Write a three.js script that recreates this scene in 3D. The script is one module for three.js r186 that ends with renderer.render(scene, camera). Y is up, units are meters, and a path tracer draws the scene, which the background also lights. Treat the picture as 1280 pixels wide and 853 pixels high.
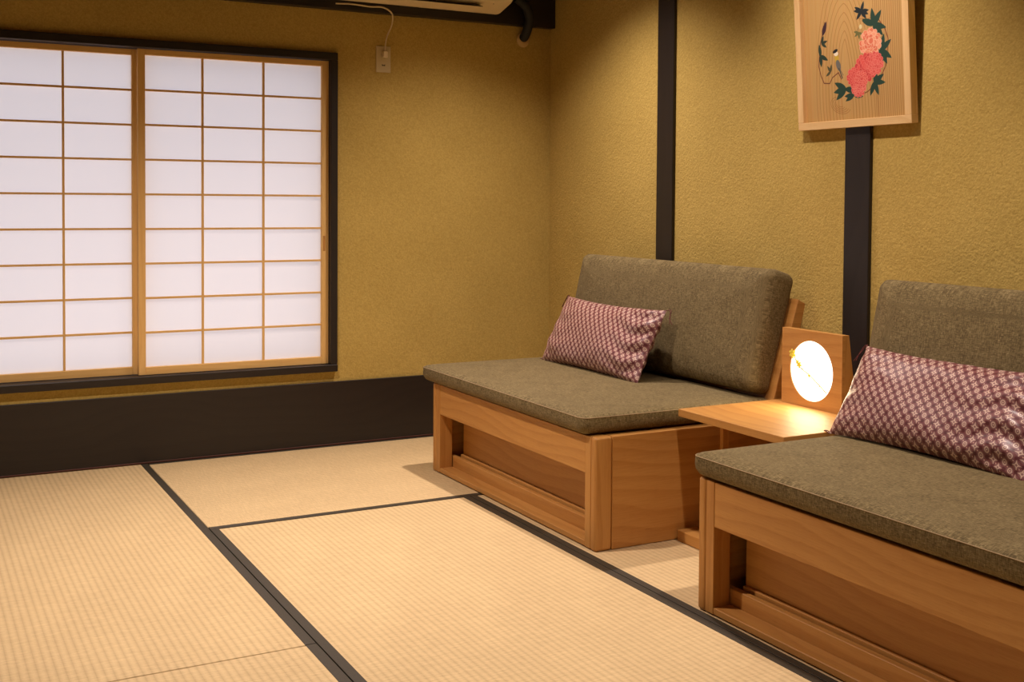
import * as THREE from 'three';
import { RoundedBoxGeometry } from 'three/addons/geometries/RoundedBoxGeometry.js';
import { mergeGeometries, mergeVertices } from 'three/addons/utils/BufferGeometryUtils.js';
import { RectAreaLightUniformsLib } from 'three/addons/lights/RectAreaLightUniformsLib.js';

/* ------------------------------------------------------------------ camera, sky, exposure */
const scene = new THREE.Scene();
const renderer = new THREE.WebGLRenderer({ antialias: true });
renderer.toneMapping = THREE.LinearToneMapping;
renderer.toneMappingExposure = 1.0;
renderer.shadowMap.enabled = true;
RectAreaLightUniformsLib.init();

const D2R = Math.PI / 180;
const camera = new THREE.PerspectiveCamera(2 * Math.atan(426.5 / 1430.09) / D2R, 1280 / 853, 0.05, 60);
camera.position.set(-2.74965, 1.07, 4.7356);
camera.rotation.set(-1.8072 * D2R, -28.2778 * D2R, 0.39545 * D2R, 'YXZ');
camera.setViewOffset(1280, 853, 0, 130.1, 1280, 853);       // lens shifted down, as in a view corrected for upright walls
scene.add(camera);

// bright overcast daylight outside; it reaches the room only through the paper of the sliding screens
scene.background = new THREE.Color().setRGB(1.28, 1.25, 1.42);

const CEIL = 2.35;
const LAMP_COLOR = new THREE.Color().setRGB(1.0, 0.82, 0.73);
// recessed downlights: [x, z, candela, half angle, penumbra, [aim x, y, z], label]
const DOWNLIGHTS = [
  [-0.62, 0.88, 12.5, 57, 0.95, null, 'recessed ceiling downlight over the bench beside the window wall'],
  [-0.85, 2.08, 7, 36, 0.9, [0, 1.3, 2.0], 'tilted ceiling spotlight aimed at the framed picture'],
  [-0.80, 2.95, 11, 52, 0.9, null, 'recessed ceiling downlight over the bench away from the window wall'],
  [-2.05, 1.50, 19.5, 62, 0.85, null, 'recessed ceiling downlight over the middle of the tatami floor'],
  [-2.1, 4.3, 9, 50, 0.9, null, 'recessed ceiling downlight at the room end away from the window'],
];

/* ------------------------------------------------------------------ helpers */
let seed = 20240611;
const rnd = () => { seed = (seed * 1664525 + 1013904223) >>> 0; return seed / 4294967296; };
const taken = {};
function numbered(name) {
  taken[name] = (taken[name] ?? -1) + 1;
  return taken[name] ? `${name}_${String(taken[name]).padStart(3, '0')}` : name;
}
function shade(o) { o.traverse((m) => { if (m.isMesh) { m.castShadow = true; m.receiveShadow = true; } }); return o; }
function thing(name, label, category, pos = [0, 0, 0], group) {
  const g = new THREE.Group(); g.name = numbered(name); g.position.set(...pos);
  g.userData = { label, category }; if (group) g.userData.group = group;
  scene.add(g); return g;
}
function structure(o, name, label, category) {
  o.name = name; o.userData = { kind: 'structure', label, category }; scene.add(o); return o;
}
function part(name, geo, mat, parent, pos, label) {
  const m = new THREE.Mesh(geo, mat); m.name = name; if (pos) m.position.set(...pos);
  if (label) m.userData.label = label;
  m.castShadow = m.receiveShadow = true; parent.add(m); return m;
}
// box with texture coordinates in metres, u running along the grain axis
function box(w, h, d, grain = 'x', r = 0.002, seg = 1) {
  const g = r > 0 ? new RoundedBoxGeometry(w, h, d, seg, Math.min(r, w / 2.01, h / 2.01, d / 2.01)) : new THREE.BoxGeometry(w, h, d).toNonIndexed();
  return metreUV(g, grain);
}
function metreUV(g, grain, endScale = 1) {
  const p = g.attributes.position, n = g.attributes.normal, uv = new Float32Array(p.count * 2);
  const gi = 'xyz'.indexOf(grain), o1 = rnd() * 3, o2 = rnd() * 3;
  for (let i = 0; i < p.count; i++) {
    const c = [p.getX(i), p.getY(i), p.getZ(i)], a = [Math.abs(n.getX(i)), Math.abs(n.getY(i)), Math.abs(n.getZ(i))];
    const k = a[0] >= a[1] && a[0] >= a[2] ? 0 : a[1] >= a[2] ? 1 : 2;
    const rest = [0, 1, 2].filter((j) => j !== k);
    let u = rest.includes(gi) ? gi : rest[0], v = rest.find((j) => j !== u);
    uv[2 * i] = c[u] * (k === gi ? 0.15 : 1) + o1; uv[2 * i + 1] = c[v] + o2 + k * 0.37;
  }
  g.setAttribute('uv', new THREE.BufferAttribute(uv, 2));
  return g;
}
function span(x0, x1, y0, y1, z0, z1, grain, r, seg) {       // box between two corners, in place
  const g = box(x1 - x0, y1 - y0, z1 - z0, grain, r, seg);
  g.translate((x0 + x1) / 2, (y0 + y1) / 2, (z0 + z1) / 2); return g;
}
function tube(points, radius, seg = 40, sides = 8) {
  return new THREE.TubeGeometry(new THREE.CatmullRomCurve3(points.map((p) => new THREE.Vector3(...p))), seg, radius, sides, false);
}

/* ------------------------------------------------------------------ procedural textures */
const hash = (x, y, s) => { let h = (x * 374761393 + y * 668265263 + s * 974634777) | 0; h = Math.imul(h ^ (h >>> 13), 1274126177); return ((h ^ (h >>> 16)) >>> 0) / 4294967296; };
function pnoise(x, y, px, py, s = 0) {                        // periodic value noise
  const xi = Math.floor(x), yi = Math.floor(y), fx = x - xi, fy = y - yi;
  const sx = fx * fx * (3 - 2 * fx), sy = fy * fy * (3 - 2 * fy);
  const m = (a, b) => ((a % b) + b) % b;
  const a = hash(m(xi, px), m(yi, py), s), b = hash(m(xi + 1, px), m(yi, py), s), c = hash(m(xi, px), m(yi + 1, py), s), d = hash(m(xi + 1, px), m(yi + 1, py), s);
  return a + (b - a) * sx + (c - a) * sy + (a - b - c + d) * sx * sy;
}
function dataTex(w, h, fn, mw, mh, srgb) {                    // fn(u,v in 0..1) -> [r,g,b] 0..255 ; mw x mh metres
  const d = new Uint8Array(w * h * 4);
  for (let y = 0; y < h; y++) for (let x = 0; x < w; x++) {
    const c = fn(x / w, y / h), i = 4 * (y * w + x);
    for (let k = 0; k < 3; k++) d[i + k] = Math.max(0, Math.min(255, c[k])); d[i + 3] = 255;
  }
  return finish(new THREE.DataTexture(d, w, h, THREE.RGBAFormat), mw, mh, srgb);
}
function finish(t, mw, mh, srgb) {
  t.wrapS = t.wrapT = THREE.RepeatWrapping; t.magFilter = THREE.LinearFilter; t.minFilter = THREE.LinearMipmapLinearFilter; t.generateMipmaps = true;
  t.repeat.set(1 / mw, 1 / mh); if (srgb) t.colorSpace = THREE.SRGBColorSpace; t.needsUpdate = true; return t;
}
const grey = (v) => [v, v, v];
function woodTex(c0, c1, c2, s, ringK = 9) {                     // 1.2 m x 0.4 m, grain along u
  return dataTex(1024, 512, (u, v) => {
    const warp = (pnoise(u * 3, v * 4, 3, 4, s) - 0.5) * 0.9 + (pnoise(u * 9, v * 8, 9, 8, s + 1) - 0.5) * 0.16;
    let r = (v + warp * 0.28) * ringK; r -= Math.floor(r);
    const ring = Math.pow(r, 2.2) * (1 - Math.pow(r, 14));
    const fib = pnoise(u * 24, v * 256, 24, 256, s + 2) * 0.6 + pnoise(u * 60, v * 512, 60, 512, s + 3) * 0.4;
    const pore = pnoise(u * 40, v * 384, 40, 384, s + 5) > 0.83 ? 0.16 : 0;
    const t = Math.min(1, Math.max(0, 0.12 + ring * 0.42 + (fib - 0.5) * 0.32 + pore + (pnoise(u * 2, v * 3, 2, 3, s + 7) - 0.5) * 0.4));
    return [0, 1, 2].map((k) => t < 0.5 ? c0[k] + (c1[k] - c0[k]) * t * 2 : c1[k] + (c2[k] - c1[k]) * (t * 2 - 1));
  }, 1.2, 0.4, true);
}
const oakMap = woodTex([198, 146, 77], [180, 125, 60], [149, 94, 40], 11);
const paleMap = woodTex([236, 202, 146], [224, 184, 124], [196, 150, 92], 51, 12);
const cedarMap = woodTex([232, 190, 118], [222, 176, 102], [196, 146, 76], 71, 14);
const ceilingMap = woodTex([92, 60, 36], [80, 51, 30], [64, 40, 24], 81, 10);
const darkMap = woodTex([40, 33, 28], [34, 27, 23], [24, 19, 17], 91, 8);

const plasterBump = dataTex(1024, 1024, (u, v) => {
  const a = pnoise(u * 128, v * 160, 128, 160, 3), b = pnoise(u * 300, v * 300, 300, 300, 4), c = pnoise(u * 40, v * 48, 40, 48, 5);
  const d = Math.abs(pnoise(u * 90, v * 110, 90, 110, 6) - 0.5) * 2;
  return grey(30 + 100 * a + 90 * b + 40 * c - 22 * Math.pow(1 - d, 6));
}, 1.0, 1.0);
const plasterMap = dataTex(1024, 1024, (u, v) => {
  const a = pnoise(u * 6, v * 6, 6, 6, 13) - 0.5, b = pnoise(u * 200, v * 200, 200, 200, 14) - 0.5, c = pnoise(u * 400, v * 420, 400, 420, 15) - 0.5;
  const straw = pnoise(u * 260, v * 90, 260, 90, 16) > 0.93 ? -10 : 0;
  const k = 8 * a + 16 * b + 12 * c + straw;
  return [190 + k, 163 + k * 0.95, 86 + k * 0.8];
}, 1.0, 1.0, true);
// woven rush: ridges 19 mm apart run along v
const RUSH = 0.019;
const rushMap = dataTex(512, 1024, (u, v) => {
  const ridge = Math.abs(Math.sin(u * 16 * Math.PI)), stalk = pnoise(u * 16, v * 512, 16, 512, 21), tone = pnoise(u * 3, v * 5, 3, 5, 22), grain = pnoise(u * 256, v * 1024, 256, 1024, 23);
  const k = (stalk - 0.5) * 22 + (tone - 0.5) * 5 + (grain - 0.5) * 12 + (ridge - 0.6) * 17;
  return [204 + k, 178 + k, 131 + k * 0.8];
}, RUSH * 16, 0.6, true);
const rushBump = dataTex(512, 1024, (u, v) => {
  const ridge = Math.pow(Math.abs(Math.sin(u * 16 * Math.PI)), 0.7), stalk = pnoise(u * 16, v * 400, 16, 400, 25);
  return grey(30 + ridge * 180 + stalk * 40);
}, RUSH * 16, 0.6);
const heriMap = dataTex(256, 256, (u, v) => {
  const w = ((Math.floor(u * 128) + Math.floor(v * 128)) % 2) * 10, n = pnoise(u * 64, v * 64, 64, 64, 33) * 14;
  return [46 + w + n, 39 + w + n, 27 + w * 0.8 + n * 0.8];
}, 0.1, 0.1, true);
const tweedMap = dataTex(1024, 1024, (u, v) => {
  const wx = Math.sin(u * 320 * Math.PI), wy = Math.sin(v * 320 * Math.PI);
  const f = pnoise(u * 420, v * 70, 420, 70, 41) * 0.5 + pnoise(u * 70, v * 420, 70, 420, 42) * 0.5, g = pnoise(u * 12, v * 12, 12, 12, 43), sp = pnoise(u * 500, v * 160, 500, 160, 44) > 0.84 ? 26 : 0;
  const k = (f - 0.5) * 74 + (g - 0.5) * 8 + wx * wy * 6 + sp;
  return [110 + k, 95 + k * 0.96, 60 + k * 0.8];
}, 0.5, 0.5, true);
const tweedBump = dataTex(512, 512, (u, v) => grey(128 + 60 * Math.sin(u * 200 * Math.PI) * Math.sin(v * 200 * Math.PI) + 60 * (pnoise(u * 120, v * 120, 120, 120, 45) - 0.5)), 0.25, 0.25);
const silkMap = (() => {                                       // rings, four-pointed lozenges and dots in half drop
  const N = 1024, c = document.createElement('canvas'); c.width = c.height = N; const x = c.getContext('2d');
  x.fillStyle = '#7d4a4b'; x.fillRect(0, 0, N, N);
  const cell = N / 4;
  for (let i = -1; i <= 4; i++) for (let j = -1; j <= 8; j++) {
    const cx = i * cell + (j % 2 ? cell / 2 : 0), cy = j * cell / 2;
    x.fillStyle = '#8d6563'; x.beginPath(); x.ellipse(cx, cy, 74, 74, 0, 0, 7); x.fill();
    x.fillStyle = '#5f2f33'; x.beginPath(); x.ellipse(cx + cell / 2, cy, 44, 40, 0, 0, 7); x.fill();
    x.lineWidth = 19; x.strokeStyle = '#d8bba8';
    if ((i + j + 20) % 2 === 0) {                               // ring with a square eye
      x.beginPath(); x.ellipse(cx, cy, 40, 46, 0, 0, 7); x.stroke();
      x.fillStyle = '#d8bba8'; x.save(); x.translate(cx, cy); x.rotate(Math.PI / 4); x.fillRect(-13, -13, 26, 26); x.restore();
    } else {                                                    // concave lozenge
      x.beginPath(); for (let k = 0; k < 4; k++) { const a = k * Math.PI / 2, b = a + Math.PI / 2; if (!k) x.moveTo(cx + 58, cy); x.quadraticCurveTo(cx + 14 * Math.cos((a + b) / 2), cy + 14 * Math.sin((a + b) / 2), cx + 58 * Math.cos(b), cy + 58 * Math.sin(b)); } x.closePath(); x.stroke();
    }
    x.fillStyle = '#d2b09e'; x.beginPath(); x.ellipse(cx + cell / 4, cy + cell / 4, 13, 13, 0, 0, 7); x.fill();
  }
  return finish(new THREE.CanvasTexture(c), 0.122, 0.122, true);
})();

/* ------------------------------------------------------------------ materials */
const std = (o) => new THREE.MeshStandardMaterial(o);
const M = {
  plaster: std({ map: plasterMap, bumpMap: plasterBump, bumpScale: 0.0022, roughness: 0.95 }),
  plasterFine: std({ map: plasterMap, bumpMap: plasterBump, bumpScale: 0.0012, roughness: 0.95 }),
  ceiling: std({ map: ceilingMap, roughness: 0.7 }),
  oak: std({ map: oakMap, roughness: 0.5 }),
  pale: std({ map: paleMap, roughness: 0.55 }),
  cedar: std({ map: cedarMap, roughness: 0.6 }),
  bead: std({ color: 0x4a2416, roughness: 0.6 }),
  dark: std({ map: darkMap, roughness: 0.45 }),
  black: std({ color: 0x0c0b0b, roughness: 0.6 }),
  rush: std({ map: rushMap, bumpMap: rushBump, bumpScale: 0.0009, roughness: 0.75 }),
  heri: std({ map: heriMap, roughness: 0.6 }),
  tweed: std({ map: tweedMap, bumpMap: tweedBump, bumpScale: 0.0006, roughness: 0.95 }),
  piping: std({ color: 0xa08a66, roughness: 0.9 }),
  silk: new THREE.MeshPhysicalMaterial({ map: silkMap, roughness: 0.4, sheen: 1, sheenColor: new THREE.Color(0xf0b8b8), sheenRoughness: 0.45 }),
  silkCord: std({ color: 0x5e2420, roughness: 0.7 }),
  paper: new THREE.MeshPhysicalMaterial({ color: 0xf6f2ef, roughness: 1, transmission: 0.5, thickness: 0, specularIntensity: 0.1 }),
  plastic: std({ color: 0xe6d6b4, roughness: 0.45 }),
  cover: std({ color: 0xcdbd92, roughness: 0.5 }),
  slot: std({ color: 0x1c1814, roughness: 0.6 }),
  cord: std({ color: 0xd8c8a6, roughness: 0.5 }),
  putty: std({ color: 0xc9ad78, roughness: 0.9 }),
  pipe: std({ color: 0x15171b, roughness: 0.65 }),
  diffuser: std({ color: 0xfff6e4, emissive: new THREE.Color().setRGB(1.0, 0.93, 0.78), emissiveIntensity: 2.2, roughness: 0.6 }),
  petal: new THREE.MeshPhysicalMaterial({ color: 0xf6ec60, roughness: 0.9, transmission: 0.5, thickness: 0, side: THREE.DoubleSide }),
  stem: std({ color: 0xa8a850, roughness: 0.8 }),
  metal: std({ color: 0xd8d4cc, roughness: 0.4, metalness: 0.6 }),
  bulb: std({ color: 0xffffff, emissive: LAMP_COLOR, emissiveIntensity: 6 }),
};

/* ------------------------------------------------------------------ room shell */
const XL = -4.3, ZF = 6.3, T = 0.14;
const WX0 = -2.72, WX1 = -1.07, WY0 = 0.325, WY1 = 1.702;     // window opening
{
  // window wall with its opening
  const g = mergeGeometries([
    span(XL - T, WX0, -0.15, CEIL, -T, 0, 'x', 0), span(WX1, T, -0.15, CEIL, -T, 0, 'x', 0),
    span(WX0, WX1, -0.15, WY0, -T, 0, 'x', 0), span(WX0, WX1, WY1, CEIL, -T, 0, 'x', 0)]);
  for (let i = 0; i < g.attributes.position.count; i++) g.attributes.uv.setXY(i, g.attributes.position.getX(i), g.attributes.position.getY(i));
  const w = (geo, name, label) => structure(new THREE.Mesh(geo, M.plaster), name, label, 'wall');
  structure(new THREE.Mesh(g, M.plasterFine), 'wall_back', 'ochre plaster wall around the paper window', 'wall');
  w(span(0, T, -0.15, CEIL, 0, ZF, 'z', 0), 'wall_right', 'rough ochre plaster wall behind the two benches');
  w(span(XL - T, XL, -0.15, CEIL, 0, ZF, 'z', 0), 'wall_left', 'ochre plaster wall facing the benches');
  w(span(XL - T, T, -0.15, CEIL, ZF, ZF + T, 'x', 0), 'wall_front', 'ochre plaster wall facing the window');
  structure(new THREE.Mesh(span(XL - T, T, CEIL, CEIL + 0.12, -T, ZF + T, 'x', 0), M.ceiling), 'ceiling', 'wooden board ceiling with recessed downlights', 'ceiling');
}
// tatami floor
const floor = structure(new THREE.Group(), 'floor', 'tatami mat floor with dark cloth borders', 'floor');
part('floor_slab', span(XL, 0, -0.15, -0.05, 0, ZF, 'x', 0), M.oak, floor);
function mat(x0, x1, z0, z1, along, bw = 0.028) {            // along: direction of its long sides, where the cloth borders run
  const e = 0.0015, g = new RoundedBoxGeometry(x1 - x0 - 2 * e, 0.05, z1 - z0 - 2 * e, 1, 0.003);
  g.translate((x0 + x1) / 2, -0.025, (z0 + z1) / 2);
  const p = g.attributes.position, uv = new Float32Array(p.count * 2);
  for (let i = 0; i < p.count; i++) { const a = p.getX(i), b = p.getZ(i); uv[2 * i] = along === 'z' ? a - x0 : b - z0; uv[2 * i + 1] = along === 'z' ? b : a; }
  g.setAttribute('uv', new THREE.BufferAttribute(uv, 2));
  const m = part('tatami_mat', g, M.rush, floor);
  for (const s of [0, 1]) {
    const b = along === 'z'
      ? span(s ? x1 - bw : x0 + e, s ? x1 - e : x0 + bw, -0.03, 0.0012, z0 + e, z1 - e, 'z', 0.001)
      : span(x0 + e, x1 - e, -0.03, 0.0012, s ? z1 - bw : z0 + e, s ? z1 - e : z0 + bw, 'x', 0.001);
    part('cloth_border', b, M.heri, m, null, 'dark brown cloth edging');
  }
}
const GX = -1.867, CX = -0.931, MZ = 1.048;
mat(GX - 0.955, GX, 0.004, 2.115, 'z'); mat(GX - 0.955, GX, 2.115, 4.2, 'z'); mat(GX - 0.955, GX, 4.2, ZF, 'z');
mat(XL, GX - 0.955, 0.004, 2.115, 'z'); mat(XL, GX - 0.955, 2.115, 4.2, 'z'); mat(XL, GX - 0.955, 4.2, ZF, 'z');
mat(GX, 0, 0.004, MZ, 'x');
mat(GX, CX, MZ, 3.0, 'z'); mat(CX, 0, MZ, 3.0, 'z', 0.026);
mat(GX, CX, 3.0, 4.95, 'z'); mat(CX, 0, 3.0, 4.95, 'z'); mat(GX, 0, 4.95, ZF, 'x');

// dark trims
{
  const t = (geo, name, label) => structure(new THREE.Mesh(geo, M.dark), name, label, 'trim');
  const bb = structure(new THREE.Group(), 'baseboard_back', 'tall dark wooden baseboard under the window', 'baseboard');
  part('board', span(XL, -0.001, 0.006, 0.279, 0.0005, 0.012, 'x', 0.002), M.dark, bb);
  part('bottom_bead', span(XL, -0.001, 0.002, 0.009, 0.0005, 0.015, 'x', 0.002), M.bead, bb, null, 'thin dark red strip along the mats');
  t(span(-0.014, 0, 0.0015, CEIL, 0.891, 1.001, 'y', 0.003), 'trim_1', 'dark wooden post in the plaster behind the bench by the window');
  t(span(-0.014, 0, 0.0015, CEIL, 1.946, 2.056, 'y', 0.003), 'trim_2', 'dark wooden post under the hanging picture');
  t(span(XL, -0.001, 1.886, 2.14, 0.0005, 0.045, 'x', 0.003), 'trim_3', 'dark wooden beam behind the air conditioner');
}
// window frame
{
  const f = structure(new THREE.Group(), 'window_1', 'dark wooden frame around the paper sliding screens', 'window');
  const z0 = -0.11, z1 = 0.024;
  part('frame_head', span(WX0, WX1, 1.669, WY1, z0, z1, 'x', 0.003), M.dark, f);
  part('frame_sill', span(WX0, WX1, WY0, 0.356, z0, z1 + 0.004, 'x', 0.003), M.dark, f);
  part('frame_jamb', span(WX1 - 0.031, WX1, 0.356, 1.669, z0, z1, 'y', 0.003), M.dark, f);
  part('frame_jamb', span(WX0, WX0 + 0.031, 0.356, 1.669, z0, z1, 'y', 0.003), M.dark, f);
}

/* ------------------------------------------------------------------ shoji screens */
function shoji(label, x0, x1, zf, verticals, flip, handle) {
  const y0 = 0.3575, y1 = 1.6675, d = 0.026, sw = 0.029, s = thing('shoji_screen', label, 'paper screen', [(x0 + x1) / 2, y0, zf]);
  const ox = -(x0 + x1) / 2, oy = -y0;
  const P = (name, a, b, c, e, f, g2, grain, r, lab) => { const geo = span(a + ox, b + ox, c + oy, e + oy, f, g2, grain, r); return part(name, geo, M.cedar, s, null, lab); };
  P('stile', x0, x0 + sw, y0, y1, -d, 0, 'y', 0.002); const rs = P('stile', x1 - sw - 0.002, x1, y0, y1, -d, 0, 'y', 0.002);
  P('top_rail', x0 + sw, x1 - sw - 0.002, 1.644, y1, -d, -0.001, 'x', 0.002);
  P('bottom_rail', x0 + sw, x1 - sw - 0.002, y0, 0.389, -d, -0.001, 'x', 0.002);
  const ys = []; for (let k = 1; k < 9; k++) ys.push(0.389 + (1.644 - 0.389) * k / 9);
  const kw = 0.0085, kd = 0.012;
  for (const y of ys) P('horizontal_bar', x0 + sw, x1 - sw - 0.002, y - kw / 2, y + kw / 2, -kd - 0.004, -0.005, 'x', 0.001);
  for (const x of verticals) P('vertical_bar', x - kw / 2, x + kw / 2, 0.389, 1.644, -kd - 0.004, -0.0042, 'y', 0.001);
  const xs = [x0 + sw, ...verticals, x1 - sw - 0.002], yy = [0.389, ...ys, 1.644];
  for (let i = 0; i + 1 < xs.length; i++) for (let j = 0; j + 1 < yy.length; j++) {
    const g = new THREE.PlaneGeometry(xs[i + 1] - xs[i], yy[j + 1] - yy[j]);
    g.translate((xs[i] + xs[i + 1]) / 2 + ox, (yy[j] + yy[j + 1]) / 2 + oy, -kd - 0.0045);
    part('paper_pane', g, M.paper, s);
  }
  if (handle) {                                                // recessed finger pull
    const h = part('finger_pull', span(-1.1275 + ox, -1.1165 + ox, 0.848 + oy, 0.914 + oy, -0.003, 0.0015, 'y', 0.002), M.oak, rs, null, 'narrow recessed finger pull');
    h.userData.label = 'narrow finger pull';
  }
  return s;
}
shoji('paper sliding screen with a finger pull, against the dark jamb near the corner', -1.899, -1.102, -0.004, [-1.641, -1.387], 0, true);
shoji('paper sliding screen on the rear track, partly behind the other screen stile', -2.688, -1.885, -0.036, [-2.432, -2.174], 0, false);

/* ------------------------------------------------------------------ benches */
function makeBench(label) {                                   // local frame: front face at x = 0, +x to the wall, z along the front, 1.198 long
  const L = 1.198, H = 0.352, DEP = 0.74, b = thing('wooden_bench', label, 'bench', [0, 0, 0], 'low wooden benches along the plaster wall');
  for (const s of [0, 1]) {
    const z0 = s ? L - 0.03 : 0, z1 = z0 + 0.03;
    const sp = part('side_panel', span(0.062, DEP, 0.0015, H - 0.001, z0 + 0.001, z1 - 0.001, 'x', 0.002), M.oak, b);
    part('front_edge', span(0, 0.062, 0.0015, H, z0, z1, 'y', 0.009, 3), M.oak, sp, null, 'solid wood edge strip with rounded corners');
  }
  const i0 = 0.0305, i1 = L - 0.0305, sw = 0.033;
  part('stile', span(0.002, 0.057, 0.004, H - 0.002, i0, i0 + sw, 'y', 0.0025), M.oak, b);
  part('stile', span(0.002, 0.057, 0.004, H - 0.002, i1 - sw, i1, 'y', 0.0025), M.oak, b);
  part('top_rail', span(0.003, 0.057, 0.232, H - 0.003, i0 + sw, i1 - sw, 'z', 0.0025), M.oak, b);
  part('bottom_rail', span(0.003, 0.060, 0.004, 0.022, i0 + sw, i1 - sw, 'z', 0.003), M.oak, b);
  part('inner_rail', span(0.060, 0.080, 0.004, 0.064, i0 + 0.004, i1 - 0.004, 'z', 0.003), M.oak, b);
  part('recessed_panel', span(0.098, 0.108, 0.004, H - 0.022, i0 + 0.048, i1 - 0.048, 'z', 0.001), M.oak, b, null, 'long plank panel set back in the opening');
  part('panel_foot_strip', span(0.086, 0.098, 0.004, 0.072, i0 + 0.05, i1 - 0.05, 'z', 0.002), M.oak, b);
  part('back_panel', span(DEP - 0.012, DEP, 0.0015, H - 0.004, i0, i1, 'z', 0.001), M.oak, b);
  part('seat_deck', span(0.060, DEP - 0.013, H - 0.02, H - 0.004, i0, i1, 'z', 0.001), M.oak, b);
  // slanted back board with its profile in the x,y plane
  const sh = new THREE.Shape(); [[0.690, H], [0.745, H], [0.838, 0.728], [0.810, 0.742]].forEach(([x, y], i) => (i ? sh.lineTo(x, y) : sh.moveTo(x, y))); sh.closePath();
  const g = new THREE.ExtrudeGeometry(sh, { depth: 1.17, bevelEnabled: true, bevelSize: 0.003, bevelThickness: 0.003, bevelSegments: 2 });
  g.translate(0, 0, 0.014); g.computeVertexNormals(); metreUV(g, 'z');
  part('back_board', g, M.oak, b, null, 'slanted back board behind the back cushion');
  return b;
}
const B1 = [-0.888, 0, 0.622], B2 = [-0.903, 0, 2.345];
const bench = makeBench('oak coloured low bench standing beside the window wall'); bench.position.set(...B1);
const bench2 = bench.clone(); bench2.name = numbered('wooden_bench'); scene.add(bench2); bench2.position.set(...B2);
bench2.userData = { ...bench.userData, label: 'oak coloured low bench away from the window wall, past the side table' };

// upholstered cushion: rings of a rounded outline lofted through (inset, height), a crown on top
function cushionGeo(hx, hz, cr, rings, crown, wob = 0) {
  const N = 30, pos = [], idx = [], uv = [], out = [];
  const outline = (inset) => {                                 // rounded rectangle, starts at +x side, N points per corner
    const pts = [], r = Math.max(cr - inset * 0.6, 0.004), X = hx - inset, Z = hz - inset;
    for (const [sx, sz, a0] of [[1, 1, 0], [-1, 1, 90], [-1, -1, 180], [1, -1, 270]]) {
      for (let k = 0; k <= 8; k++) { const a = (a0 + 90 * k / 8) * D2R; pts.push([sx * (X - r) + r * Math.cos(a), sz * (Z - r) + r * Math.sin(a)]); }
      const nx = sz > 0 ? (sx > 0 ? [-1, 1] : [-1, -1]) : (sx < 0 ? [1, -1] : [1, 1]);
      const a1 = pts[pts.length - 1], na = (a0 + 90) * D2R, e = [nx[0] * (X - r) + r * Math.cos(na), nx[1] * (Z - r) + r * Math.sin(na)];
      for (let k = 1; k < N; k++) pts.push([a1[0] + (e[0] - a1[0]) * k / N, a1[1] + (e[1] - a1[1]) * k / N]);
    }
    return pts;
  };
  rings.forEach(([ins, y], ri) => {
    outline(ins).forEach(([x, z], i) => { pos.push(x, y + (ri > 1 ? wob * (Math.sin(x * 9 + z * 7 + ri) * 0.5 + Math.sin(z * 13 - x * 5) * 0.5) : 0), z); uv.push(x + (Math.abs(z) > hz - 0.02 ? 0 : Math.sign(x) * y), z + (Math.abs(z) > hz - 0.02 ? Math.sign(z) * y : 0)); });
  });
  const n = pos.length / 3 / rings.length;
  for (let r = 0; r + 1 < rings.length; r++) for (let i = 0; i < n; i++) { const a = r * n + i, b = r * n + (i + 1) % n, c = a + n, d = b + n; idx.push(a, c, b, b, c, d); }
  // crown: shrink the last ring to the middle line
  let base = (rings.length - 1) * n; const [li, ly] = rings[rings.length - 1], top = outline(li), K = 10;
  for (let k = 1; k <= K; k++) {
    const t = k / K, st = pos.length / 3;
    top.forEach(([x, z]) => { const X = x * (1 - t), Zz = z * (1 - t * 0.55), y = ly + crown * (1 - (1 - t) * (1 - t)); pos.push(X, y, Zz); uv.push(X, Zz); });
    for (let i = 0; i < n; i++) { const a = base + i, b = base + (i + 1) % n, c = st + i, d = st + (i + 1) % n; idx.push(a, c, b, b, c, d); }
    base = st;
  }
  // underside
  const c0 = pos.length / 3; pos.push(0, rings[0][1], 0); uv.push(0, 0); for (let i = 0; i < n; i++) idx.push(c0, i, (i + 1) % n);
  const g = new THREE.BufferGeometry(); g.setAttribute('position', new THREE.Float32BufferAttribute(pos, 3)); g.setAttribute('uv', new THREE.Float32BufferAttribute(uv, 2)); g.setIndex(idx); g.computeVertexNormals();
  g.userData = { outline }; return g;
}
function loop(pts, y, r) { return new THREE.TubeGeometry(new THREE.CatmullRomCurve3(pts.map(([x, z]) => new THREE.Vector3(x, y, z)), true), 360, r, 5, true); }
function seatCushion(label, at) {
  const hx = 0.372, hz = 0.6135, c = thing('seat_cushion', label, 'cushion', at, 'seat cushions on the benches');
  const g = cushionGeo(hx, hz, 0.03, [[0.024, 0.001], [0.010, 0.008], [0.002, 0.020], [0, 0.034], [0.001, 0.050], [0.003, 0.056], [0.012, 0.061], [0.03, 0.065], [0.06, 0.067]], 0.004, 0.0008);
  const u = part('upholstery', g, M.tweed, c);
  part('piping', loop(g.userData.outline(0.0015), 0.0545, 0.0014), M.piping, u, null, 'pale stitched seam around the top edge');
  return c;
}
seatCushion('brown tweed seat cushion on the bench beside the window wall', [-0.915 + 0.372, 0.3525, 1.1765]);
seatCushion('brown tweed seat cushion on the bench away from the window wall', [-0.918 + 0.372, 0.3525, 2.942]);

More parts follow.
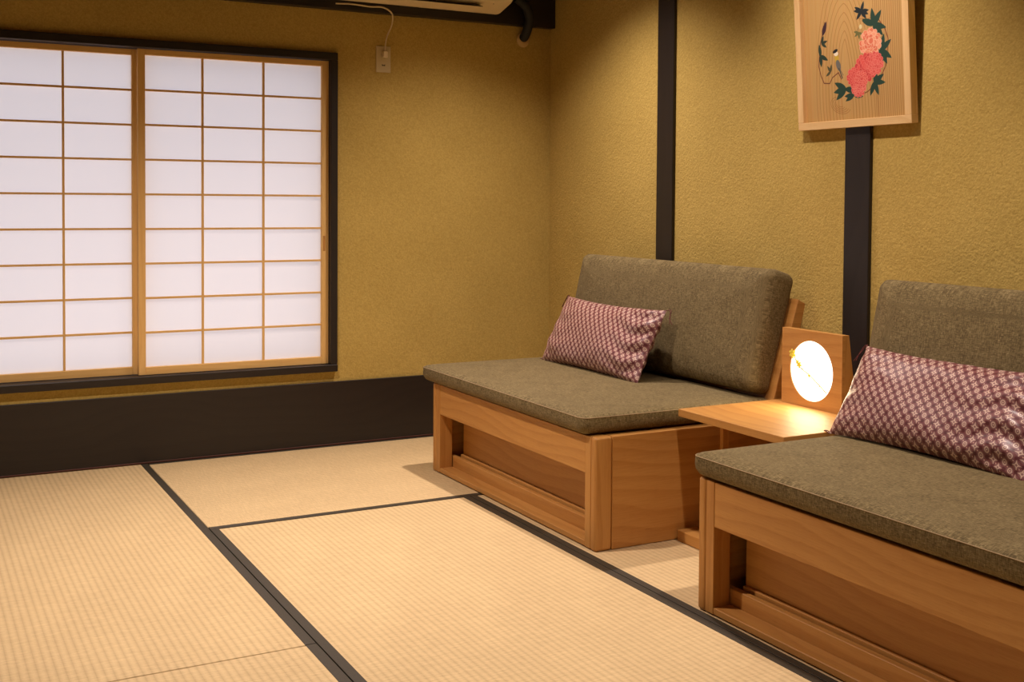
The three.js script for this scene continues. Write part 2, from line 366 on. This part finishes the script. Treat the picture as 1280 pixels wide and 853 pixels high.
function backCushion(label, at, tilt) {                        // wedge standing on its long edge, local +x is its thickness
  const c = thing('back_cushion', label, 'cushion', at, 'back cushions leaning on the benches');
  const hH = 0.210, hL = 0.605, th = 0.102;
  const g = cushionGeo(hH, hL, 0.03, [[0.02, 0], [0.006, 0.006], [0.001, 0.018], [0, 0.045], [0.0, th - 0.032], [0.004, th - 0.018], [0.014, th - 0.005], [0.035, th + 0.006], [0.075, th + 0.012]], 0.008, 0.001);
  // local: x = height axis, y = thickness (front), z = length. widen the top edge, turn it upright
  const p = g.attributes.position;
  for (let i = 0; i < p.count; i++) { const x = p.getX(i), y = p.getY(i); p.setY(i, y * (1.0 + 0.13 * x / hH)); }
  g.rotateZ(Math.PI / 2);                                      // x -> up, y -> -x (towards the room)
  g.translate(0, hH, 0); g.rotateZ(-tilt); g.computeVertexNormals();
  part('upholstery', g, M.tweed, c);
  return c;
}
backCushion('thick brown tweed back cushion leaning on the bench beside the window wall', [-0.179, 0.420, 1.180], 16 * D2R);
backCushion('thick brown tweed back cushion leaning on the bench away from the window wall', [-0.205, 0.420, 2.878], 16 * D2R);

/* ------------------------------------------------------------------ throw pillows */
function pillow(label, at, tilt, seedN, b, a, roll = 0) {
  const t = 0.055, U = 72, V = 40, p = thing('throw_pillow', label, 'pillow', at, 'patterned throw pillows');
  const geos = [];
  for (const s of [1, -1]) {
    const pos = [], uv = [], idx = [];
    for (let j = 0; j <= V; j++) for (let i = 0; i <= U; i++) {
      const u = i / U * 2 - 1, v = j / V * 2 - 1, e = Math.pow(Math.max(0, (1 - Math.pow(Math.abs(u), 3.2)) * (1 - Math.pow(Math.abs(v), 2.6))), 0.55);
      const x = a * u * (1 - 0.035 * (1 - v * v) * u * u), y = b * v * (1 - 0.085 * (1 - u * u) * v * v);
      const edge = Math.pow(Math.abs(u), 2) * (1 - Math.pow(Math.abs(u), 20)), edgeV = Math.pow(Math.abs(v), 4) * (1 - Math.pow(Math.abs(v), 20));
      let w = edge * (u > 0 ? 1 : 0.45) * 0.0105 * Math.sin(v * 13 + Math.sin(u * 9 + seedN) * 1.4 + seedN) + 0.0035 * edgeV * Math.sin(u * 30 + seedN * 2) + 0.003 * Math.sin(u * 5 + v * 4 + seedN);
      pos.push(x, y, s * (t * e + w * Math.min(1, e * 2.2))); uv.push(x * s + seedN * 0.021, y);
    }
    for (let j = 0; j < V; j++) for (let i = 0; i < U; i++) { const q = j * (U + 1) + i, r = q + 1, c = q + U + 1, d = c + 1; s > 0 ? idx.push(q, r, c, r, d, c) : idx.push(q, c, r, r, c, d); }
    const g = new THREE.BufferGeometry(); g.setAttribute('position', new THREE.Float32BufferAttribute(pos, 3)); g.setAttribute('uv', new THREE.Float32BufferAttribute(uv, 2)); g.setIndex(idx); g.computeVertexNormals(); geos.push(g);
  }
  const body = new THREE.Group(); // orientation baked into geometry: length along world z, face towards -x
  const orient = (g) => { g.rotateZ(roll); g.rotateY(-Math.PI / 2); g.translate(0, b, 0); g.rotateZ(-tilt); return g; };
  part('cover', orient(mergeGeometries(geos)), M.silk, p);
  for (const [sx, sy] of [[-1, -1], [1, 1], [1, -1], [-1, 1]]) {
    const c = [sx * a * 0.995, sy * b * 0.995, 0];
    const g = mergeGeometries([0, 1].map((k) => tube([c, [c[0] + sx * 0.012, c[1] + 0.004 + k * 0.004, -0.004 - 0.006 * k], [c[0] + sx * 0.024, c[1] + (sy > 0 ? -0.018 : 0.006) * (1 + k * 0.4), -0.008], [c[0] + sx * (0.03 + 0.012 * k), c[1] + (sy > 0 ? -0.045 : 0.002), -0.012 - 0.004 * k]], 0.0013, 14, 5)));
    part('corner_thread', orient(g), M.silkCord, p, null, 'dark red thread ends at the corner');
  }
  return p;
}
pillow('mauve patterned pillow on the bench beside the window wall', [-0.428, 0.417, 1.024], 26 * D2R, 1.3, 0.145, 0.345);
pillow('mauve patterned pillow on the bench away from the window wall', [-0.435, 0.419, 2.646], 31 * D2R, 4.1, 0.140, 0.318);

/* ------------------------------------------------------------------ side table and lamp */
{
  const t = thing('side_table', 'low wooden side table between the two benches', 'side table', [-0.32, 0, 2.0755]);
  const hz = 0.243;
  part('table_top', span(-0.27, 0.262, 0.396, 0.42, -hz, hz, 'z', 0.002), M.oak, t);
  part('foot_rail', span(-0.268, -0.193, 0.0015, 0.036, -hz, hz, 'z', 0.002), M.oak, t);
  part('foot_rail', span(0.165, 0.24, 0.0015, 0.036, -hz, hz, 'z', 0.002), M.oak, t);
  for (const z of [-0.125, 0.125]) for (const x of [-0.18, 0.195]) part('leg', span(x - 0.012, x + 0.012, 0.036, 0.396, z - 0.008, z + 0.008, 'y', 0.002), M.oak, t);
  part('shelf_panel', span(0.12, 0.132, 0.0015, 0.396, -hz + 0.01, hz - 0.01, 'z', 0.001), M.oak, t);
}
{
  const LX = -0.205, LY = 0.42, LZ = 2.009, h = 0.244, w = 0.27, R = 0.096, cy = 0.117;
  const l = thing('table_lamp', 'wooden block lamp with a glowing round window and yellow flower sprig, on the side table', 'lamp', [LX, LY, LZ]);
  // front slab with round hole
  const sh = new THREE.Shape(); sh.moveTo(-w / 2, 0.0005); sh.lineTo(w / 2, 0.0005); sh.lineTo(w / 2, h); sh.lineTo(-w / 2, h); sh.closePath();
  const ho = new THREE.Path(); ho.absarc(0, cy, R, 0, Math.PI * 2, true); sh.holes.push(ho);
  const g = new THREE.ExtrudeGeometry(sh, { depth: 0.012, bevelEnabled: false, curveSegments: 48 });
  g.rotateY(Math.PI / 2); metreUV(g, 'z'); part('front_panel', g, M.oak, l);          // depth runs +x
  // tapered body behind it
  const bs = new THREE.Shape(); [[0.012, 0.0005], [0.064, 0.0005], [0.027, h], [0.012, h]].forEach(([x, y], i) => (i ? bs.lineTo(x, y) : bs.moveTo(x, y))); bs.closePath();
  const bg = new THREE.ExtrudeGeometry(bs, { depth: w, bevelEnabled: false }); bg.translate(0, 0, -w / 2); metreUV(bg, 'y'); part('body', bg, M.oak, l);
  const d = new THREE.CylinderGeometry(R - 0.0005, R - 0.0005, 0.005, 64); d.rotateZ(Math.PI / 2); d.translate(0.0055, cy, 0); part('diffuser', d, M.diffuser, l, null, 'glowing round white window');
  // pressed flower sprig lying on the window
  const s0 = part('flower_stem', mergeGeometries([
    tube([[-0.0015, 0.160, -0.078], [-0.0025, 0.128, -0.053], [-0.002, 0.104, -0.004], [-0.002, 0.078, 0.040], [-0.0015, 0.057, 0.072]], 0.0014, 40, 6),
    tube([[-0.002, 0.122, -0.048], [-0.002, 0.120, -0.022], [-0.002, 0.124, -0.01]], 0.0009, 12, 5),
    tube([[-0.002, 0.074, 0.044], [-0.002, 0.074, 0.028], [-0.002, 0.076, 0.022]], 0.0009, 12, 5)]), M.stem, l, null, 'thin green stem');
  const petal = (cz, cyy, ang, len, wid) => { const g2 = new THREE.SphereGeometry(0.5, 10, 8); g2.scale(0.003, len, wid); g2.translate(0, len / 2, 0); g2.rotateX(ang); g2.translate(-0.004, cyy, cz); return g2; };
  const fl = [[-0.082, 0.164, 0.016, 6], [-0.050, 0.132, 0.012, 5], [-0.058, 0.140, 0.009, 4], [-0.004, 0.103, 0.007, 4]];
  for (const [z, y, len, n] of fl) part('flower', mergeGeometries(Array.from({ length: n }, (_, k) => petal(z, y, k * 2 * Math.PI / n + z * 40, len, len * 0.62))), M.petal, s0, null, 'small yellow flower');
  const light = new THREE.RectAreaLight(new THREE.Color().setRGB(1.0, 0.84, 0.5), 12, 0.16, 0.16); light.name = 'lamp_light';
  light.position.set(-0.009, cy, 0); light.lookAt(new THREE.Vector3(-1, cy, 0)); l.add(light);
}

/* ------------------------------------------------------------------ hanging picture */
{
  const W = 0.495, H = 0.64, bw = 0.026, dp = 0.031;
  const p = thing('framed_picture', 'pale wooden frame with a painted wreath of peonies and a bird', 'picture', [-0.002, 1.317, 1.9945]);
  const inner = new THREE.Group();
  const tilt = (g) => { g.rotateZ(4 * D2R); return g; };       // hangs leaning forward at the top
  const P = (n, a, b, c, d, e, f, gr, mat2, lab) => part(n, tilt(span(a, b, c, d, e, f, gr, 0.002)), mat2, p, null, lab);
  P('frame_bar', -dp, -0.001, 0, bw, -W / 2, W / 2, 'z', M.pale); P('frame_bar', -dp, -0.001, H - bw, H, -W / 2, W / 2, 'z', M.pale);
  P('frame_bar', -dp, -0.001, bw, H - bw, -W / 2, -W / 2 + bw, 'y', M.pale); P('frame_bar', -dp, -0.001, bw, H - bw, W / 2 - bw, W / 2, 'y', M.pale);
  // painted board
  const pw = W - 2 * bw, ph = H - 2 * bw, CW = 900, CH = Math.round(CW * ph / pw), c = document.createElement('canvas'); c.width = CW; c.height = CH; const x = c.getContext('2d');
  const X = (z) => (z - (1.9945 - pw / 2)) / pw * CW, Y = (y) => CH - (y - bw) / ph * CH, S = CW / pw;
  x.fillStyle = '#c4a064'; x.fillRect(0, 0, CW, CH);
  for (let k = 0; k < 420; k++) { x.strokeStyle = `rgba(${150 + rnd() * 70 | 0},${110 + rnd() * 50 | 0},${50 + rnd() * 30 | 0},0.10)`; x.lineWidth = 1 + rnd() * 3; const px = rnd() * CW; x.beginPath(); x.moveTo(px, 0); x.bezierCurveTo(px + 20 * (rnd() - 0.5), CH * 0.3, px + 20 * (rnd() - 0.5), CH * 0.7, px + 10 * (rnd() - 0.5), CH); x.stroke(); }
  for (let k = 0; k < 15; k++) {                                // straight grain right, cathedral grain left and below
    x.strokeStyle = 'rgba(140,92,38,0.6)'; x.lineWidth = 4; const px = CW * (0.70 + k * 0.019 + 0.004 * rnd()); x.beginPath(); x.moveTo(px - 20, 0); x.bezierCurveTo(px + 8, CH * 0.35, px - 6, CH * 0.6, px + 4, CH); x.stroke();
  }
  for (let k = 0; k < 9; k++) { x.strokeStyle = 'rgba(140,92,38,0.6)'; x.lineWidth = 4; const w = 46 + k * 34, top = CH * (0.55 - k * 0.05); x.beginPath(); x.moveTo(CW * 0.42 - w * 0.85, CH); x.bezierCurveTo(CW * 0.40 - w * 0.9, CH * 0.78, CW * 0.40 - w * 0.7, top + 60, CW * 0.42, top + 14 * rnd()); x.bezierCurveTo(CW * 0.42 + w * 0.6, top + 70, CW * 0.44 + w * 0.8, CH * 0.8, CW * 0.44 + w * 0.8, CH); x.stroke(); }
  for (let k = 0; k < 5; k++) { x.strokeStyle = 'rgba(140,92,38,0.6)'; x.lineWidth = 4; x.beginPath(); x.ellipse(X(1.93), Y(0.075), 20 + 18 * k, 10 + 11 * k, 0.3, 0.1, Math.PI * (0.9 + 0.1 * k)); x.stroke(); }
  const leaf = (z, y, len, ang, col = '#203a30') => { x.save(); x.translate(X(z), Y(y)); x.rotate(ang); x.fillStyle = col; x.beginPath(); const l = len * S; x.moveTo(-l / 2, 0); x.quadraticCurveTo(-l * 0.12, -l * 0.34, l / 2, 0); x.quadraticCurveTo(-l * 0.12, l * 0.34, -l / 2, 0); x.fill(); x.restore(); };
  const multi = (z, y, len, angs, col) => angs.forEach((a) => leaf(z + Math.cos(a) * len * 0.42, y - Math.sin(a) * len * 0.42, len, a, col));
  const stroke = (pts, col, lw) => { x.strokeStyle = col; x.lineWidth = lw; x.lineCap = 'round'; x.beginPath(); pts.forEach(([z, y], i) => { if (!i) x.moveTo(X(z), Y(y)); else x.lineTo(X(z), Y(y)); }); x.stroke(); };
  // branches
  stroke([[1.871, 0.352], [1.860, 0.318], [1.847, 0.285], [1.841, 0.25], [1.836, 0.21], [1.845, 0.178], [1.858, 0.153], [1.884, 0.150], [1.897, 0.168], [1.925, 0.182], [1.937, 0.160]], '#6a3a24', 7);
  stroke([[2.095, 0.345], [2.13, 0.30], [2.142, 0.268], [2.137, 0.225], [2.129, 0.185], [2.10, 0.14], [2.05, 0.11], [2.01, 0.1]], '#7a4426', 7);
  stroke([[2.02, 0.345], [2.06, 0.338], [2.095, 0.345]], '#9a6a3c', 4);
  leaf(1.868, 0.332, 0.05, -1.15, '#3a2230'); multi(1.853, 0.285, 0.03, [-1.2, 0.6, -0.2], '#263a30'); multi(1.846, 0.245, 0.042, [1.5, 0.5, -1.7], '#1f3a30'); multi(1.890, 0.188, 0.028, [-2.2, -1.4, 2.6], '#4a4a30');
  // leaves
  multi(2.034, 0.366, 0.036, [0, 0.9, 2.3, 3.3, -1.2, -2.6, 0.4], '#16262c');
  multi(2.085, 0.318, 0.058, [0.3, 1.2, -1.7, -0.9, 3.5, -2.7, 0.8], '#1f4236'); multi(2.112, 0.235, 0.056, [-1.3, -0.6, 1.6, 2.5, 0.6, 1.1], '#1f4236');
  multi(1.955, 0.126, 0.06, [3.0, 2.5, 0.2, 3.6], '#1f4236'); multi(1.990, 0.104, 0.045, [3.1, 2.7, 0.2], '#1f4236'); multi(2.08, 0.138, 0.05, [-0.5, 2.0, 0.1, 1.2, -1.3], '#1f4236');
  stroke([[2.02, 0.316], [2.005, 0.292]], '#5a5a34', 3); multi(2.02, 0.30, 0.024, [0.4, 2.6, 1.5, 3.4], '#6a6a3c'); x.fillStyle = '#d8d0a0'; x.beginPath(); x.ellipse(X(2.029), Y(0.318), 13, 15, 0, 0, 7); x.fill();
  // peonies
  const peony = (z, y, r, cols, edge) => {
    for (let ring = 3; ring >= 0; ring--) { const n = 6 + ring * 3, rr = r * (0.18 + ring * 0.25); for (let k = 0; k < n; k++) { const a = k / n * 6.283 + ring * 0.5 + rnd() * 0.3; x.save(); x.translate(X(z) + Math.cos(a) * rr * S, Y(y) + Math.sin(a) * rr * S); x.rotate(a); x.fillStyle = cols[(rnd() * cols.length) | 0]; x.beginPath(); x.ellipse(0, 0, r * 0.26 * S, r * 0.23 * S, 0, 0, 7); x.fill(); x.strokeStyle = edge; x.lineWidth = 2.4; x.stroke(); x.restore(); } }
  };
  peony(2.068, 0.262, 0.040, ['#e88a68', '#e2785a', '#f0a484'], '#f3cfae');
  peony(2.045, 0.186, 0.040, ['#d94a48', '#e25a55', '#cf4040'], '#ea8478'); peony(2.083, 0.196, 0.032, ['#dc5450', '#e46660'], '#ee9080');
  peony(2.012, 0.128, 0.028, ['#de5450', '#e66c64'], '#f09a88'); peony(1.992, 0.162, 0.026, ['#d84846', '#e05a54'], '#ea8478'); peony(2.024, 0.15, 0.024, ['#e25c56', '#da4c4a'], '#f09a88');
  // little bird on the branch
  x.fillStyle = '#c8a838'; x.beginPath(); x.ellipse(X(1.920), Y(0.227), 19, 34, -0.15, 0, 7); x.fill();
  x.fillStyle = '#6e6e6a'; x.beginPath(); x.ellipse(X(1.926), Y(0.206), 20, 38, -0.3, 0, 7); x.fill();
  x.fillStyle = '#efe6d0'; x.beginPath(); x.ellipse(X(1.917), Y(0.244), 19, 15, 0, 0, 7); x.fill();
  x.fillStyle = '#16161c'; x.beginPath(); x.ellipse(X(1.914), Y(0.253), 24, 11, -0.35, 0, 7); x.fill();
  stroke([[1.928, 0.195], [1.942, 0.163]], '#4c4a46', 9); stroke([[1.934, 0.19], [1.946, 0.172]], '#5c5a52', 5);
  const tex = new THREE.CanvasTexture(c); tex.colorSpace = THREE.SRGBColorSpace;
  P('board', -0.012, -0.003, bw - 0.004, H - bw + 0.004, -W / 2 + bw - 0.004, W / 2 - bw + 0.004, 'y', M.pale, 'plain wooden board');
  const pg = new THREE.PlaneGeometry(pw, ph); pg.rotateY(-Math.PI / 2); pg.translate(-0.0125, H / 2, 0);
  part('painting', tilt(pg), std({ map: tex, roughness: 0.6 }), p, null, 'wreath of pink and red peonies, dark leaves and a small bird painted on wood');
}

/* ------------------------------------------------------------------ air conditioner, cord, socket, pipe */
{
  const a = thing('air_conditioner', 'cream wall air conditioner mounted on the dark beam', 'air conditioner', [-0.725, 1.946, 0.046]);
  const prof = new THREE.Shape();                              // (depth z, height y)
  prof.moveTo(0, 0.0); prof.lineTo(0, 0.27); prof.lineTo(0.16, 0.275); prof.quadraticCurveTo(0.198, 0.27, 0.2, 0.22); prof.lineTo(0.196, 0.07); prof.quadraticCurveTo(0.19, 0.03, 0.15, 0.012); prof.lineTo(0.05, -0.016); prof.quadraticCurveTo(0.01, -0.02, 0, 0.0);
  const g = new THREE.ExtrudeGeometry(prof, { depth: 0.77, bevelEnabled: true, bevelSize: 0.012, bevelThickness: 0.014, bevelSegments: 4, curveSegments: 10 });
  g.rotateY(-Math.PI / 2); g.scale(1, 1, 1); g.translate(0.385, 0, 0.012); // depth -> -x, shape x -> z
  part('casing', g, M.plastic, a);
  const flapG = box(0.56, 0.004, 0.075, 'x', 0.0015); flapG.rotateX(16 * D2R); flapG.translate(-0.03, -0.012, 0.125);
  part('louver_flap', flapG, M.plastic, a);
  const slit = box(0.572, 0.003, 0.084, 'x', 0.001); slit.rotateX(16 * D2R); slit.translate(-0.03, -0.0095, 0.125); part('flap_gap', slit, M.slot, a);
  const eye = new THREE.SphereGeometry(0.007, 12, 8); eye.scale(1, 0.5, 1); eye.translate(0.315, -0.0005, 0.15); part('signal_window', eye, M.slot, a, null, 'small dark sensor window');
}
{
  const o = thing('wall_socket', 'pale double wall socket plate next to the window frame', 'wall socket', [-0.8545, 1.69, 0]);
  part('plate', box(0.069, 0.116, 0.006, 'x', 0.0028, 3).translate(0, 0, 0.0035), M.cover, o);
  for (const y of [0.022, -0.026]) for (const dx of [-0.006, 0.006]) part('slot', box(0.0025, 0.008, 0.001, 'x', 0).translate(dx, y, 0.0068), M.slot, o);
  part('centre_slot', box(0.012, 0.004, 0.001, 'x', 0).translate(0, -0.027, 0.0067), M.slot, o);
  const c = thing('power_cord', 'cream power cord from the air conditioner plugged into the wall socket', 'power cord', [-0.8545, 1.716, 0.008]);
  part('plug', box(0.022, 0.028, 0.022, 'x', 0.004, 2).translate(0.002, -0.006, 0.0105), M.plastic, c);
  part('cable', tube([[0.003, 0.006, 0.012], [0.000, 0.026, 0.018], [0.006, 0.07, 0.022], [0.027, 0.125, 0.028], [0.020, 0.168, 0.046], [-0.02, 0.190, 0.053], [-0.09, 0.189, 0.056], [-0.17, 0.193, 0.055], [-0.24, 0.19, 0.052]], 0.0035, 70, 8), M.cord, c);
}
{
  const p = thing('refrigerant_pipe', 'black wrapped pipe from the air conditioner into the plaster wall', 'pipe', [-0.155, 1.83, 0.002]);
  part('wrapped_tube', tube([[-0.09, 0.17, 0.10], [-0.035, 0.14, 0.09], [-0.002, 0.09, 0.072], [0.0, 0.045, 0.05], [-0.001, 0.012, 0.026], [-0.002, 0.002, 0.004]], 0.022, 40, 14), M.pipe, p);
  const pt = new THREE.SphereGeometry(0.034, 20, 12); pt.scale(1, 1, 0.35); pt.translate(0, -0.006, 0.006); part('putty_seal', pt, M.putty, p, null, 'beige putty around the hole');
}

/* ------------------------------------------------------------------ downlights */
for (const [x, z, cd, ang, pen, aim, label] of DOWNLIGHTS) {
  const d = thing('downlight', label, 'ceiling light', [x, CEIL, z]);
  part('trim_ring', new THREE.TorusGeometry(0.048, 0.006, 8, 32).rotateX(Math.PI / 2).translate(0, -0.002, 0), M.metal, d);
  part('lens', new THREE.CylinderGeometry(0.043, 0.043, 0.004, 28).translate(0, -0.003, 0), M.bulb, d);
  const s = new THREE.SpotLight(LAMP_COLOR, cd, 0, ang * D2R, pen, 2); s.name = 'downlight_beam'; s.position.set(0, -0.012, 0); s.target.position.set(...(aim ? [aim[0] - x, aim[1] - CEIL, aim[2] - z] : [0, -1, 0])); s.castShadow = true; s.shadow.radius = 1.6; s.shadow.mapSize.set(2048, 2048);
  d.add(s); d.add(s.target); s.target.name = 'downlight_aim';
}

scene.traverse((o) => { if (o.isMesh) { o.castShadow = true; o.receiveShadow = true; } });
renderer.render(scene, camera);
